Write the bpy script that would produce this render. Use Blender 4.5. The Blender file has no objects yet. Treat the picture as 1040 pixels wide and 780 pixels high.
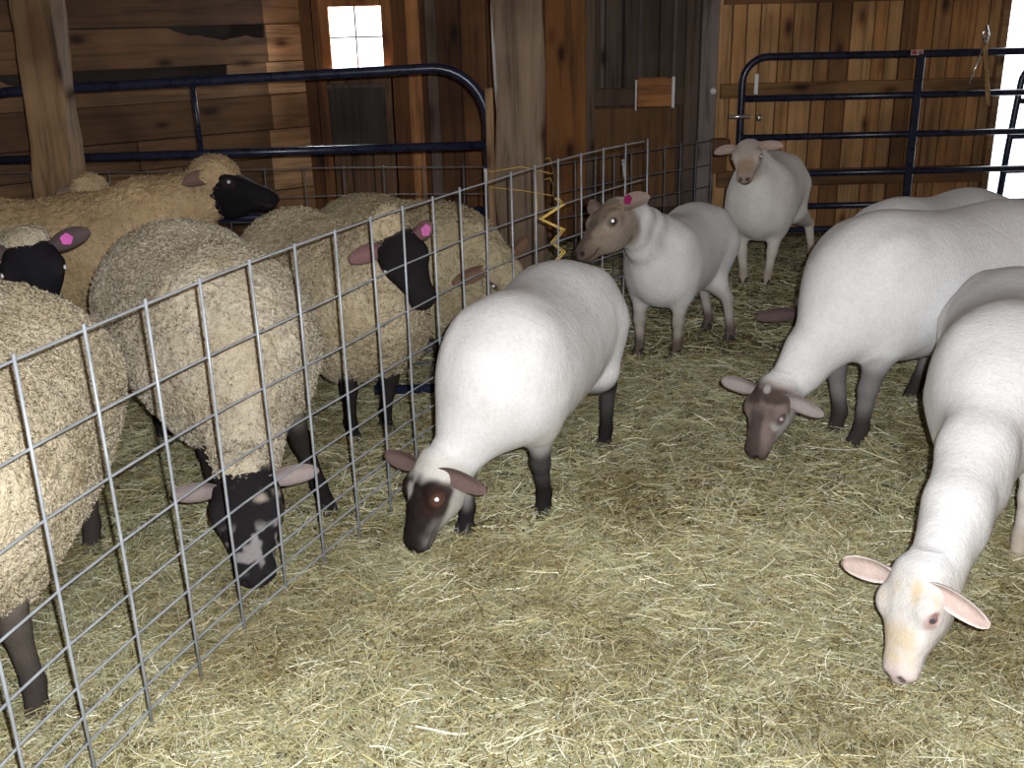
import bpy, math
import numpy as np
from mathutils import Vector, Matrix

rng = np.random.default_rng(11)
scene = bpy.context.scene
COL = scene.collection
A = np.array

# ------------------------------------------------------------------ small helpers
def nrm(v):
    v = np.asarray(v, float)
    return v / max(np.linalg.norm(v), 1e-9)

def lin(r, g, b):
    f = lambda c: ((c / 255 + 0.055) / 1.055) ** 2.4 if c > 10 else c / 255 / 12.92
    return (f(r), f(g), f(b))

def smooth(a, b, x):
    t = np.clip((x - a) / (b - a), 0, 1)
    return t * t * (3 - 2 * t)

def hash3(i, j, k, seed):
    n = (i * 73856093) ^ (j * 19349663) ^ (k * 83492791) ^ (seed * 2654435 + 97)
    n = n & 0x7fffffff
    n = ((n >> 13) ^ n) & 0x7fffffff
    n = (n * ((n * n * 15731 + 789221) & 0x7fffffff) + 1376312589) & 0x7fffffff
    return n / 0x7fffffff

def vnoise(p, s=1.0, seed=0):
    q = np.asarray(p, float) * s + 1000.0
    i = np.floor(q).astype(np.int64)
    f = q - i
    f = f * f * (3 - 2 * f)
    out = 0
    for a in (0, 1):
        for b in (0, 1):
            for c in (0, 1):
                w = (f[:, 0] if a else 1 - f[:, 0]) * (f[:, 1] if b else 1 - f[:, 1]) * (f[:, 2] if c else 1 - f[:, 2])
                out = out + w * hash3(i[:, 0] + a, i[:, 1] + b, i[:, 2] + c, seed)
    return out * 2 - 1

def link(name, me, mat=None, parent=None):
    o = bpy.data.objects.new(name, me)
    COL.objects.link(o)
    if mat is not None:
        for m in (mat if isinstance(mat, (list, tuple)) else [mat]):
            me.materials.append(m)
    if parent is not None:
        o.parent = parent
    return o

def fast_mesh(name, V, Q, col=None, shade=True, tri=False):
    """V n x 3, Q m x 4 (or m x 3) int arrays"""
    V = np.asarray(V, np.float32); Q = np.asarray(Q, np.int32)
    k = Q.shape[1]
    me = bpy.data.meshes.new(name)
    me.vertices.add(len(V)); me.loops.add(Q.size); me.polygons.add(len(Q))
    me.vertices.foreach_set('co', V.ravel())
    me.loops.foreach_set('vertex_index', Q.ravel())
    me.polygons.foreach_set('loop_start', np.arange(0, Q.size, k, dtype=np.int32))
    me.polygons.foreach_set('loop_total', np.full(len(Q), k, np.int32))
    if shade:
        me.polygons.foreach_set('use_smooth', np.ones(len(Q), bool))
    if col is not None:
        c = np.ones((len(V), 4), np.float32); c[:, :3] = col
        at = me.color_attributes.new('Col', 'FLOAT_COLOR', 'POINT')
        at.data.foreach_set('color', c.ravel())
    me.update(calc_edges=True)
    return me

class MB:
    """collects shapes; build() links them as one mesh object"""
    def __init__(self): self.v = []; self.f = []; self.c = []
    def add(self, V, F, col=(1, 1, 1)):
        o = len(self.v)
        self.v += [tuple(x) for x in V]
        self.f += [tuple(i + o for i in f) for f in F]
        self.c += [tuple(col)] * len(V)
    def box(self, c, s, col=(1, 1, 1), R=None, bev=0.0):
        c = A(c, float); h = A(s, float) / 2
        b = min(bev, h.min() * .9)
        V = []; idx = {}
        if b <= 0:
            for x in (-1, 1):
                for y in (-1, 1):
                    for z in (-1, 1): V.append(A([x, y, z]) * h)
            F = [(0, 1, 3, 2), (4, 6, 7, 5), (0, 4, 5, 1), (2, 3, 7, 6), (0, 2, 6, 4), (1, 5, 7, 3)]
        else:
            for x in (-1, 1):
                for y in (-1, 1):
                    for z in (-1, 1):
                        for ax in range(3):
                            p = A([x, y, z]) * (h - b); p[ax] = (x, y, z)[ax] * h[ax]
                            idx[(x, y, z, ax)] = len(V); V.append(p)
            F = []
            for ax in range(3):
                o1, o2 = [a for a in range(3) if a != ax]
                for sg in (-1, 1):
                    q = []
                    for (p1, p2) in ((-1, -1), (1, -1), (1, 1), (-1, 1)):
                        k = [0, 0, 0]; k[ax] = sg; k[o1] = p1; k[o2] = p2
                        q.append(idx[(k[0], k[1], k[2], ax)])
                    F.append(q)
            for ax in range(3):      # edges
                o1, o2 = [a for a in range(3) if a != ax]
                for s1 in (-1, 1):
                    for s2 in (-1, 1):
                        k = [0, 0, 0]; k[o1] = s1; k[o2] = s2
                        ka = list(k); kb = list(k); ka[ax] = -1; kb[ax] = 1
                        F.append([idx[(*ka, o1)], idx[(*kb, o1)], idx[(*kb, o2)], idx[(*ka, o2)]])
            for x in (-1, 1):
                for y in (-1, 1):
                    for z in (-1, 1): F.append([idx[(x, y, z, a)] for a in range(3)])
        V = [(R @ p if R is not None else p) + c for p in V]
        self.add(V, F, col)
    def tube(self, pts, r, n=8, col=(1, 1, 1), closed=False):
        V, F = tube_geo(pts, r, n, closed)
        self.add(V, F, col)
    def build(self, name, mat, parent=None, shade=False):
        me = bpy.data.meshes.new(name)
        me.from_pydata([tuple(map(float, v)) for v in self.v], [], [tuple(int(i) for i in f) for f in self.f])
        c = np.ones((len(self.v), 4), np.float32); c[:, :3] = A(self.c)
        at = me.color_attributes.new('Col', 'FLOAT_COLOR', 'POINT'); at.data.foreach_set('color', c.ravel())
        import bmesh
        bm = bmesh.new(); bm.from_mesh(me); bmesh.ops.recalc_face_normals(bm, faces=bm.faces); bm.to_mesh(me); bm.free()
        if shade:
            me.polygons.foreach_set('use_smooth', np.ones(len(me.polygons), bool))
        return link(name, me, mat, parent)

def tube_geo(pts, r, n=8, closed=False):
    P = [A(p, float) for p in pts]; m = len(P)
    rr = r if hasattr(r, '__len__') else [r] * m
    V = []; F = []; up = None
    for i in range(m):
        a = P[(i - 1) % m] if closed else P[max(i - 1, 0)]
        b = P[(i + 1) % m] if closed else P[min(i + 1, m - 1)]
        t = nrm(b - a)
        if up is None:
            up = A([0, 0, 1.]) if abs(t[2]) < .9 else A([1., 0, 0])
        u = up - t * (up @ t); u = nrm(u); w = np.cross(t, u); up = u
        for k in range(n):
            an = 2 * math.pi * k / n
            V.append(P[i] + rr[i] * (math.cos(an) * u + math.sin(an) * w))
    for i in range(m if closed else m - 1):
        j = (i + 1) % m
        for k in range(n):
            F.append((i * n + k, i * n + (k + 1) % n, j * n + (k + 1) % n, j * n + k))
    if not closed:
        F.append(tuple(range(n - 1, -1, -1))); F.append(tuple((m - 1) * n + k for k in range(n)))
    return V, F

def tag(o, label=None, cat=None, group=None, kind=None):
    if label: o['label'] = label
    if cat: o['category'] = cat
    if group: o['group'] = group
    if kind: o['kind'] = kind
    return o

def empty(name, loc, rz=0):
    o = bpy.data.objects.new(name, None); COL.objects.link(o)
    o.location = loc; o.rotation_euler = (0, 0, rz); o.empty_display_size = .1
    return o

# ------------------------------------------------------------------ materials
class NT:
    def __init__(s, name):
        s.m = bpy.data.materials.new(name); s.m.use_nodes = True
        s.t = s.m.node_tree; s.n = s.t.nodes; s.b = s.n['Principled BSDF']
    def new(s, ty, **kw):
        x = s.n.new(ty)
        for k, v in kw.items():
            if k in x.inputs: x.inputs[k].default_value = v
            else: setattr(x, k, v)
        return x
    def l(s, a, ao, b, bi): s.t.links.new(a.outputs[ao], b.inputs[bi])
    def noise(s, scale, detail=4, rough=.6, vec=None, dist=0):
        x = s.new('ShaderNodeTexNoise', Scale=scale, Detail=detail, Roughness=rough, Distortion=dist)
        if vec: s.l(vec, 0, x, 'Vector')
        return x
    def mapping(s, sc, src='Object'):
        tc = s.new('ShaderNodeTexCoord'); mp = s.new('ShaderNodeMapping')
        mp.inputs['Scale'].default_value = sc
        s.l(tc, src, mp, 'Vector'); return mp
    def ramp(s, src, out, stops):
        r = s.new('ShaderNodeValToRGB')
        while len(r.color_ramp.elements) < len(stops): r.color_ramp.elements.new(.5)
        for e, (p, c) in zip(r.color_ramp.elements, stops):
            e.position = p; e.color = (*c, 1) if len(c) == 3 else c
        s.l(src, out, r, 'Fac'); return r
    def mul(s, a, ao, b, bo, fac=1.0):
        x = s.new('ShaderNodeMix', data_type='RGBA', blend_type='MULTIPLY')
        x.inputs[0].default_value = fac
        s.t.links.new(a.outputs[ao], x.inputs[6]); s.t.links.new(b.outputs[bo], x.inputs[7]); return x
    def bump(s, src, out, st, dist=.01, prev=None):
        x = s.new('ShaderNodeBump', Strength=st, Distance=dist)
        s.l(src, out, x, 'Height')
        if prev: s.l(prev, 'Normal', x, 'Normal')
        return x

def g3(v): return (v, v, v)

def mat_wood(name, axis='Z', scale=1.0, rough=.75, contrast=1.0):
    """board wood: per-board colour from the Col attribute, grain stretched along axis, scattered knots"""
    t = NT(name)
    at = t.new('ShaderNodeAttribute', attribute_name='Col')
    lo, hi = 1.2 * scale, 22 * scale
    sc = {'Z': (hi, hi, lo), 'X': (lo, hi, hi)}[axis]
    mp = t.mapping(sc)
    n1 = t.noise(1.0, 6, .65, mp, .6)
    d = .5 * contrast
    r1 = t.ramp(n1, 'Fac', [(.25, g3(1 - d)), (.5, g3(1.0)), (.75, g3(1 + .35 * d))])
    mp2 = t.mapping({'Z': (5, 5, 2.2), 'X': (2.2, 5, 5)}[axis])
    vo = t.new('ShaderNodeTexVoronoi', Scale=1.0); t.l(mp2, 0, vo, 'Vector')
    r2 = t.ramp(vo, 'Distance', [(.07, (.18, .13, .1)), (.16, (.75, .66, .6)), (.26, g3(1))])
    n3 = t.noise(1.6, 3, .5, t.mapping((1, 1, 1)))
    r3 = t.ramp(n3, 'Fac', [(.32, (.48, .42, .38)), (.6, g3(1.1))])
    a = t.mul(at, 'Color', r1, 'Color'); b = t.mul(a, 2, r2, 'Color', 1.0); c = t.mul(b, 2, r3, 'Color', 1.0)
    t.t.links.new(c.outputs[2], t.b.inputs['Base Color'])
    t.b.inputs['Roughness'].default_value = rough
    bp = t.bump(n1, 'Fac', .5, .006); t.l(bp, 'Normal', t.b, 'Normal')
    return t.m

def mat_paint(name, col, rough=.35, metal=0.0, var=.25, spec=.5):
    t = NT(name)
    n = t.noise(14, 5, .6, t.mapping((1, 1, 1)))
    c0 = A(col)
    r = t.ramp(n, 'Fac', [(.3, tuple(c0 * (1 - var))), (.65, tuple(np.minimum(c0 * (1 + var), 1)))])
    t.l(r, 'Color', t.b, 'Base Color')
    rr = t.ramp(n, 'Fac', [(.3, g3(rough * .8)), (.7, g3(min(rough * 1.3, 1)))])
    t.l(rr, 'Color', t.b, 'Roughness')
    t.b.inputs['Metallic'].default_value = metal
    t.b.inputs['Specular IOR Level'].default_value = spec
    return t.m

def mat_coat(name, kind):
    """sheep coat; colour from Col"""
    t = NT(name)
    at = t.new('ShaderNodeAttribute', attribute_name='Col')
    mp = t.mapping((1, 1, 1))
    if kind == 'shorn':
        n = t.noise(9, 5, .6, mp); n2 = t.noise(160, 3, .6, mp)
        mp2 = t.mapping((90, 26, 26)); n4 = t.noise(1, 3, .6, mp2)
        r = t.ramp(n, 'Fac', [(.3, (.9, .875, .86)), (.62, g3(1.0))])
        c0 = t.mul(at, 'Color', r, 'Color', .8)
        n6 = t.noise(75, 5, .7, mp); r6 = t.ramp(n6, 'Fac', [(.33, (.89, .875, .87)), (.6, g3(1.02))])
        c = t.mul(c0, 2, r6, 'Color', .75)
        b1 = t.bump(n2, 'Fac', .5, .005); b2 = t.bump(n4, 'Fac', .3, .006, b1); b3 = t.bump(n, 'Fac', .25, .02, b2)
    else:
        v = t.new('ShaderNodeTexVoronoi', Scale=62.0)
        nw = t.noise(30, 3, .6, mp)
        va = t.new('ShaderNodeMix', data_type='VECTOR'); va.inputs[0].default_value = .06
        t.t.links.new(mp.outputs[0], va.inputs[4]); t.t.links.new(nw.outputs['Color'], va.inputs[5])
        t.t.links.new(va.outputs[1], v.inputs['Vector'])
        n2 = t.noise(220, 3, .7, mp); n = t.noise(5, 5, .65, mp)
        r = t.ramp(n, 'Fac', [(.28, (.72, .68, .6)), (.62, g3(1.05))])
        c0 = t.mul(at, 'Color', r, 'Color', .9)
        r2 = t.ramp(n2, 'Fac', [(.3, g3(.78)), (.7, g3(1.12))])
        c = t.mul(c0, 2, r2, 'Color', .7)
        b1 = t.bump(v, 'Distance', .6, .012); b3 = t.bump(n2, 'Fac', .5, .006, b1)
    t.t.links.new(c.outputs[2], t.b.inputs['Base Color'])
    t.l(b3, 'Normal', t.b, 'Normal')
    t.b.inputs['Roughness'].default_value = .85
    t.b.inputs['Specular IOR Level'].default_value = .06
    if 'Sheen Weight' in t.b.inputs: t.b.inputs['Sheen Weight'].default_value = 0.0
    return t.m

def mat_col(name, rough=.5, spec=.5, coat=0.0):
    t = NT(name)
    at = t.new('ShaderNodeAttribute', attribute_name='Col')
    n = t.noise(40, 4, .6, t.mapping((1, 1, 1)))
    r = t.ramp(n, 'Fac', [(.3, g3(.85)), (.7, g3(1.1))])
    c = t.mul(at, 'Color', r, 'Color')
    t.t.links.new(c.outputs[2], t.b.inputs['Base Color'])
    t.b.inputs['Roughness'].default_value = rough
    t.b.inputs['Specular IOR Level'].default_value = spec
    t.b.inputs['Coat Weight'].default_value = coat
    t.b.inputs['Coat Roughness'].default_value = .12
    return t.m

M = dict(
    pine=mat_wood('pine_boards', 'Z', 1.0, .75, 1.5), old=mat_wood('old_boards', 'Z', 1.3, .85, 1.6),
    horiz=mat_wood('horizontal_boards', 'X', 1.0, .8, 1.6), post=mat_wood('barn_post_wood', 'Z', .8, .85, 1.8),
    shorn=mat_coat('shorn_coat', 'shorn'), wool=mat_coat('curly_wool', 'wool'),
    eye=mat_col('eye', .12, .6, .8), hoof=mat_col('hoof', .5), tagm=mat_col('tag_plastic', .35),
    gate=mat_paint('blue_black_gate_paint', lin(30, 36, 58), .28, 0, .3),
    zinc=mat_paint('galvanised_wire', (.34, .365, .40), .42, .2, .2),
    zincdark=mat_paint('dim_wire', (.13, .14, .16), .5, .2, .3),  # darker copy of the zinc: dimness of the far panels put into colour
    steel=mat_paint('bright_steel', (.75, .75, .78), .25, .8, .1),
    rust=mat_paint('rusty_iron', (.16, .075, .035), .7, .3, .4),
    twine=mat_paint('baling_twine', (.62, .42, .10), .8, 0, .3),
    rope=mat_paint('sisal_rope', (.36, .22, .09), .9, 0, .3),
    white=mat_paint('white_strip', (.75, .76, .78), .5, 0, .1),
    earth=mat_paint('barn_roof_boards', (.10, .06, .03), .9, 0, .3),
    sticker=mat_col('sticker', .4),
)

# ------------------------------------------------------------------ implicit sheep
def smin(a, b, k):
    h = np.clip(.5 + .5 * (b - a) / k, 0, 1)
    return b * (1 - h) + a * h - k * h * (1 - h)

def cone(p, a, b, ra, rb):
    a = A(a, np.float32); b = A(b, np.float32); ab = b - a
    t = np.clip(((p - a) @ ab) / (ab @ ab), 0, 1)
    return np.linalg.norm(p - a - t[:, None] * ab, axis=1) - (ra + (rb - ra) * t)

def ellip(p, c, r):
    q = p - A(c, np.float32); r = A(r, np.float32)
    k0 = np.linalg.norm(q / r, axis=1); k1 = np.linalg.norm(q / (r * r), axis=1)
    return k0 * (k0 - 1) / np.maximum(k1, k0 * .25 / r.max() + 1e-6)

def spline(x, X, Y):
    """Catmull-Rom style cubic through stations"""
    X = A(X, float); Y = A(Y, float)
    m = np.gradient(Y, X)
    i = np.clip(np.searchsorted(X, x) - 1, 0, len(X) - 2)
    h = X[i + 1] - X[i]; t = np.clip((x - X[i]) / h, 0, 1)
    return ((2 * t**3 - 3 * t**2 + 1) * Y[i] + (t**3 - 2 * t**2 + t) * h * m[i]
            + (-2 * t**3 + 3 * t**2) * Y[i + 1] + (t**3 - t**2) * h * m[i + 1])

def torso(p, S, ow=0, oh=0, fat=1.0):
    def e(c, r): return ellip(p, A(c) * S, (r[0] * S + ow * .8, r[1] * S * fat + ow, r[2] * S + oh))
    f = e((.23, 0, .505), (.240, .178, .222))                       # chest and withers
    f = smin(f, e((-.05, 0, .490), (.47, .210, .234)), .13 * S)     # barrel
    f = smin(f, e((-.32, 0, .535), (.215, .188, .188)), .12 * S)    # rump
    return f

HT = [-.14, -.05, .10, .28, .44, .60, .74, .87, .95, 1.02]          # station along the head, in head lengths
HW = [.13, .235, .285, .305, .285, .225, .185, .180, .160, .05]       # half width / L
HU = [.08, .165, .205, .205, .188, .160, .138, .122, .092, .02]       # above axis
HD = [.10, .26, .37, .415, .40, .31, .215, .185, .15, .03]           # below axis
def head_coords(p, P):
    q = p - P['poll']
    return q @ P['ax'], q @ P['up'], q @ P['sd']

def head_sdf(p, P):
    L = P['L']; t, v, s = head_coords(p, P)
    x = t / L
    w = np.maximum(spline(x, HT, HW), .02) * L; u = np.maximum(spline(x, HT, HU), .015) * L; d = np.maximum(spline(x, HT, HD), .02) * L
    vh = np.where(v > 0, u, d)
    ww = w * (1 - .30 * smooth(0, 1.0, -v / d) - .10 * smooth(.2, 1, v / u))
    n = 2.3
    q = (np.abs(s / ww) ** n + np.abs(v / vh) ** n) ** (1 / n)
    f = (q - 1) * np.minimum(np.minimum(w, u), d) * .95
    ex = np.maximum(np.maximum(HT[0] * L - t, t - HT[-1] * L), 0)
    f = np.where(ex > 0, np.maximum(f, ex), f)
    b = np.abs(s)
    ab = np.stack([t, v, b], 1)
    f = smin(f, ellip(ab, (.34 * L, .10 * L, .24 * L), (.11 * L, .075 * L, .075 * L)), .03)      # brow and eye socket
    f = -smin(-f, np.linalg.norm(ab - A([.395 * L, .070 * L, .335 * L]), axis=1) - .050 * L, .012)  # eye hollow
    f = -smin(-f, ellip(ab, (.955 * L, .045 * L, .078 * L), (.045 * L, .022 * L, .022 * L)) * -1 * -1, .006)   # nostril
    mouth = ellip(ab, (.90 * L, -.075 * L, .12 * L), (.17 * L, .010 * L, .06 * L))
    f = -smin(-f, mouth, .006)
    return f

def legs_geo(P):
    S = P['S']; out = []
    def leg(pts, rad): out.append((pts, rad))
    for side, key in ((1, 'fl'), (-1, 'fr')):
        fx, fy = P['feet'].get(key, (.28 * S, .10 * S * side))
        top = A([.27 * S, .115 * S * side, .46 * S]); ft = A([fx, fy, .0])
        knee = top * .46 + ft * .54; knee[0] += .012 * S; knee[2] = .205 * S
        fet = top * .12 + ft * .88; fet[2] = .072 * S; fet[0] -= .008
        elb = top * .80 + ft * .20; elb[2] = .345 * S
        toe = ft + A([.014, 0, .018])
        leg([top, elb, knee, fet, toe], [.085 * S, .052 * S, .029 * S, .023 * S, .027 * S])
    for side, key in ((1, 'hl'), (-1, 'hr')):
        hx, hy = P['feet'].get(key, (-.40 * S, .11 * S * side))
        hip = A([-.35 * S, .105 * S * side, .50 * S]); ft = A([hx, hy, 0.])
        sti = A([-.275 * S + (hx + .40 * S) * .35, .135 * S * side, .36 * S])
        hock = A([hx - .062 * S, hy * .75 + .03 * S * side, .235 * S]); fet = A([hx - .02 * S, hy, .07 * S]); toe = ft + A([.012, 0, .018])
        leg([hip, sti, hock, fet, toe], [.135 * S, .088 * S, .030 * S, .023 * S, .027 * S])
    return out

def legs_sdf(p, P):
    f = None
    for pts, rad in P['legs']:
        g = None
        for a, b, ra, rb in zip(pts[:-1], pts[1:], rad[:-1], rad[1:]):
            c = cone(p, a, b, ra, rb)
            g = c if g is None else smin(g, c, .022)
        f = g if f is None else np.minimum(f, g)
    return f

def neck_chain(P):
    S = P['S']; up0 = A([.22 * S, 0, .585 * S]); lo0 = A([.30 * S, 0, .47 * S])
    pe = P['poll'] - P['ax'] * .01 - P['up'] * .045 * P['L'] / .29
    lo = P['poll'] + P['ax'] * .10 * P['L'] - P['up'] * .17 * P['L']
    c1 = (up0 + pe) / 2 + P['bow'] * .06; c2 = (lo0 + lo) / 2 + P['bow'] * .02
    def bez(a, c, b, n=5): return [(1 - t)**2 * a + 2 * t * (1 - t) * c + t * t * b for t in np.linspace(0, 1, n)]
    nf = P.get('neckfat', 1.0)
    return [(bez(up0, c1, pe), np.linspace(.125 * S, .064, 5) * nf), (bez(lo0, c2, lo), np.linspace(.118 * S, .058, 5) * nf)]

def neck_sdf(p, P, o=0.0):
    f = None
    for pts, rad in P['neck']:
        for i, (a, b, ra, rb) in enumerate(zip(pts[:-1], pts[1:], rad[:-1], rad[1:])):
            c = cone(p, a, b, ra + o * (1 - .16 * i), rb + o * (.84 - .16 * i))
            f = c if f is None else smin(f, c, .035)
    return f

def body_sdf(p, P):
    S = P['S']
    f = torso(p, S, fat=P.get('fat', 1.0))
    q = p.copy(); q[:, 1] = np.abs(q[:, 1])
    f = smin(f, ellip(q, (.27 * S, .115 * S, .50 * S), (.13 * S, .075 * S, .19 * S)), .05 * S)     # shoulder
    f = smin(f, ellip(q, (-.37 * S, .11 * S, .50 * S), (.15 * S, .085 * S, .19 * S)), .05 * S)     # thigh
    f = smin(f, legs_sdf(p, P), .035)
    f = smin(f, cone(p, (-.50 * S, 0, .61 * S), (-.555 * S, 0, .47 * S), .034, .022), .03)          # docked tail
    f = smin(f, neck_sdf(p, P), .09)
    f = smin(f, head_sdf(p, P), .028)
    return f

def fleece_sdf(p, P):
    S = P['S']; w = P['wool']
    f = torso(p, S, w * .95, w, P.get('fat', 1.0))
    f = smin(f, ellip(p, (-.40 * S, 0, .49 * S), (.20 * S, .20 * S + w * .8, .21 * S + w * .5)), .10)
    q = p.copy(); q[:, 1] = np.abs(q[:, 1])
    f = smin(f, ellip(q, (.26 * S, .10 * S, .43 * S), (.12 * S, .10 * S, .20 * S)), .07)
    f = smin(f, ellip(q, (-.36 * S, .11 * S, .40 * S), (.13 * S, .11 * S, .19 * S)), .07)
    f = smin(f, neck_sdf(p, P, w * .75), .09)
    L = P['L']
    cap = P['poll'] + P['ax'] * (P.get('capfwd', .02) * L) + P['up'] * .06 * L
    d = p - cap
    t, v, s = d @ P['ax'], d @ P['up'], d @ P['sd']
    e = np.stack([t, v, s], 1)
    f = smin(f, ellip(e, (0, 0, 0), (.22 * L * P['capsz'], .19 * L * P['capsz'], .25 * L * P['capsz'])), .03)
    if P.get('woolface'):
        f = smin(f, ellip(e, (.22 * L, -.16 * L, 0), (.60 * L, .34 * L, .34 * L)), .04)
    return f

def mesh_sdf(fn, lo, hi, h):
    """sparse surface nets"""
    lo = A(lo, float); C = 4
    nc = np.ceil((A(hi) - lo) / (h * C)).astype(int) + 1
    gx = [lo[i] + np.arange(nc[i] + 1) * h * C for i in range(3)]
    G = np.stack(np.meshgrid(*gx, indexing='ij'), -1).reshape(-1, 3).astype(np.float32)
    Fc = fn(G).reshape(nc + 1)
    act = np.abs(Fc) < h * C * 2.6
    n = nc * C + 1
    act_f = np.zeros(n, bool); F = np.zeros(n, np.float32)
    ii = [np.minimum((np.arange(n[i]) + C // 2) // C, nc[i]) for i in range(3)]
    act_f = act[np.ix_(*ii)]; F = Fc[np.ix_(*ii)].astype(np.float32)
    idx = np.argwhere(act_f)
    pts = (lo + idx * h).astype(np.float32)
    for k in range(0, len(pts), 400000):
        F[tuple(idx[k:k + 400000].T)] = fn(pts[k:k + 400000])
    Sg = F < 0
    cnt = np.zeros(n - 1, np.int8)
    for a in (0, 1):
        for b in (0, 1):
            for c in (0, 1):
                cnt += Sg[a:n[0] - 1 + a, b:n[1] - 1 + b, c:n[2] - 1 + c]
    cells = (cnt > 0) & (cnt < 8)
    ci = np.argwhere(cells); ID = -np.ones(n - 1, np.int64); ID[cells] = np.arange(len(ci))
    acc = np.zeros((len(ci), 3)); num = np.zeros(len(ci))
    for ax in range(3):
        o1, o2 = [k for k in range(3) if k != ax]
        for a in (0, 1):
            for b in (0, 1):
                p0 = ci.copy(); p0[:, o1] += a; p0[:, o2] += b
                p1 = p0.copy(); p1[:, ax] += 1
                f0 = F[tuple(p0.T)]; f1 = F[tuple(p1.T)]
                m = (f0 < 0) != (f1 < 0)
                t = np.where(m, f0 / np.where(m, f0 - f1, 1), 0)
                pos = p0.astype(float); pos[:, ax] += t
                acc[m] += pos[m]; num[m] += 1
    V = acc / num[:, None] * h + lo
    Q = []
    for ax in range(3):
        o1, o2 = [k for k in range(3) if k != ax]
        sl0 = [slice(None)] * 3; sl1 = [slice(None)] * 3
        sl0[ax] = slice(0, n[ax] - 1); sl1[ax] = slice(1, n[ax])
        X = Sg[tuple(sl0)] != Sg[tuple(sl1)]
        e = np.argwhere(X)
        e = e[(e[:, o1] > 0) & (e[:, o2] > 0) & (e[:, o1] < n[o1] - 1) & (e[:, o2] < n[o2] - 1)]
        ins = Sg[tuple(e.T)]
        def cid(da, db):
            k = e.copy(); k[:, o1] -= da; k[:, o2] -= db; return ID[tuple(k.T)]
        q = np.stack([cid(1, 1), cid(0, 1), cid(0, 0), cid(1, 0)], 1)
        flip = ins if ax != 1 else ~ins
        q[~flip] = q[~flip][:, ::-1]
        Q.append(q)
    Q = np.concatenate(Q)
    for _ in range(2):      # pull the vertices onto the surface
        e = h * .5; p = V.astype(np.float32)
        f0 = fn(p); g = np.stack([fn(p + A(d, np.float32) * e) - f0 for d in np.eye(3)], 1) / e
        gl = (g ** 2).sum(1) + 1e-6
        st = g * (f0 / np.maximum(gl, .15))[:, None]
        ln = np.linalg.norm(st, axis=1); st *= np.minimum(1, h * .6 / np.maximum(ln, 1e-9))[:, None]
        V = V - st
    N = g / np.sqrt(gl)[:, None]
    return V, Q, N

def ear_mesh(P, side, droop, back, col_out, col_in, L=.15, W=.078):
    """cupped leaf"""
    hd = P['L']
    base = P['poll'] + P['ax'] * .13 * hd + P['up'] * .09 * hd + P['sd'] * side * .20 * hd
    d = nrm(P['sd'] * side * 1.0 + P['ax'] * (-back) - P['up'] * droop)
    face = nrm(P['facing'] + (P['ax'] + P['up']) * .35); face = nrm(face - d * (face @ d))
    wv = np.cross(d, face)
    n = 13; m = 9
    V = []; C = []; F = []
    for i in range(n):
        t = i / (n - 1)
        w = W * (.46 + .54 * math.sin(min(t / .45, 1) * math.pi / 2)) * math.sqrt(max(1 - (max(t - .48, 0) / .53) ** 2.0, .01)) / 2 + .001
        bend = -.035 * t * t
        ctr = base + d * (L * t) - A([0, 0, 1]) * .028 * t * t + face * bend * .4
        cup = .72 * (1 - .55 * t)
        th = .0065 * (1 - .45 * t) + .0018
        for lay in (0, 1):
            for j in range(m):
                a = -1 + 2 * j / (m - 1)
                pos = ctr + wv * (w * a * (1 - .12 * cup)) + face * (w * cup * (a * a - .6)) + face * (th if lay else -th) * (1 - abs(a) ** 3)
                V.append(pos); ci = A(col_in) * (.72 + .28 * min(1, t * 2.2)) * (1 - .25 * abs(a)); C.append(tuple(ci) if lay and abs(a) < .8 else col_out)
    k = 2 * m
    for i in range(n - 1):
        for j in range(m - 1):
            a = i * k + j
            F.append((a, a + 1, a + 1 + k, a + k)); b = a + m
            F.append((b, b + k, b + 1 + k, b + 1))
        F.append((i * k, i * k + k, i * k + k + m, i * k + m))
        e = i * k + m - 1
        F.append((e, e + m, e + m + k, e + k))
    e = (n - 1) * k
    for j in range(m - 1): F.append((e + j, e + j + 1, e + m + j + 1, e + m + j)); F.append((j, m + j, m + j + 1, j + 1))
    tip = base + d * L * .42 + face * .012 - wv * 0
    return V, F, C, tip, face, d

def sphere_geo(c, r, nu=14, nv=10, ax=(0, 0, 1)):
    ax = nrm(ax); u = nrm(np.cross(ax, (0.31, .87, .2))); w = np.cross(ax, u)
    V = [A(c) + ax * r]; F = []; T = [0.]
    for i in range(1, nv):
        th = math.pi * i / nv
        for j in range(nu):
            ph = 2 * math.pi * j / nu
            V.append(A(c) + r * (math.cos(th) * ax + math.sin(th) * (math.cos(ph) * u + math.sin(ph) * w))); T.append(th)
    V.append(A(c) - ax * r); T.append(math.pi)
    for j in range(nu): F.append((0, 1 + j, 1 + (j + 1) % nu))
    for i in range(nv - 2):
        for j in range(nu):
            a = 1 + i * nu + j; b = 1 + i * nu + (j + 1) % nu
            F.append((a, a + nu, b + nu, b))
    e = len(V) - 1
    for j in range(nu): F.append((e, e - nu + (j + 1) % nu, e - nu + j))
    return V, F, T

def mixc(c, w, tgt):
    return c * (1 - w[:, None]) + A(tgt)[None] * w[:, None]

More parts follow.
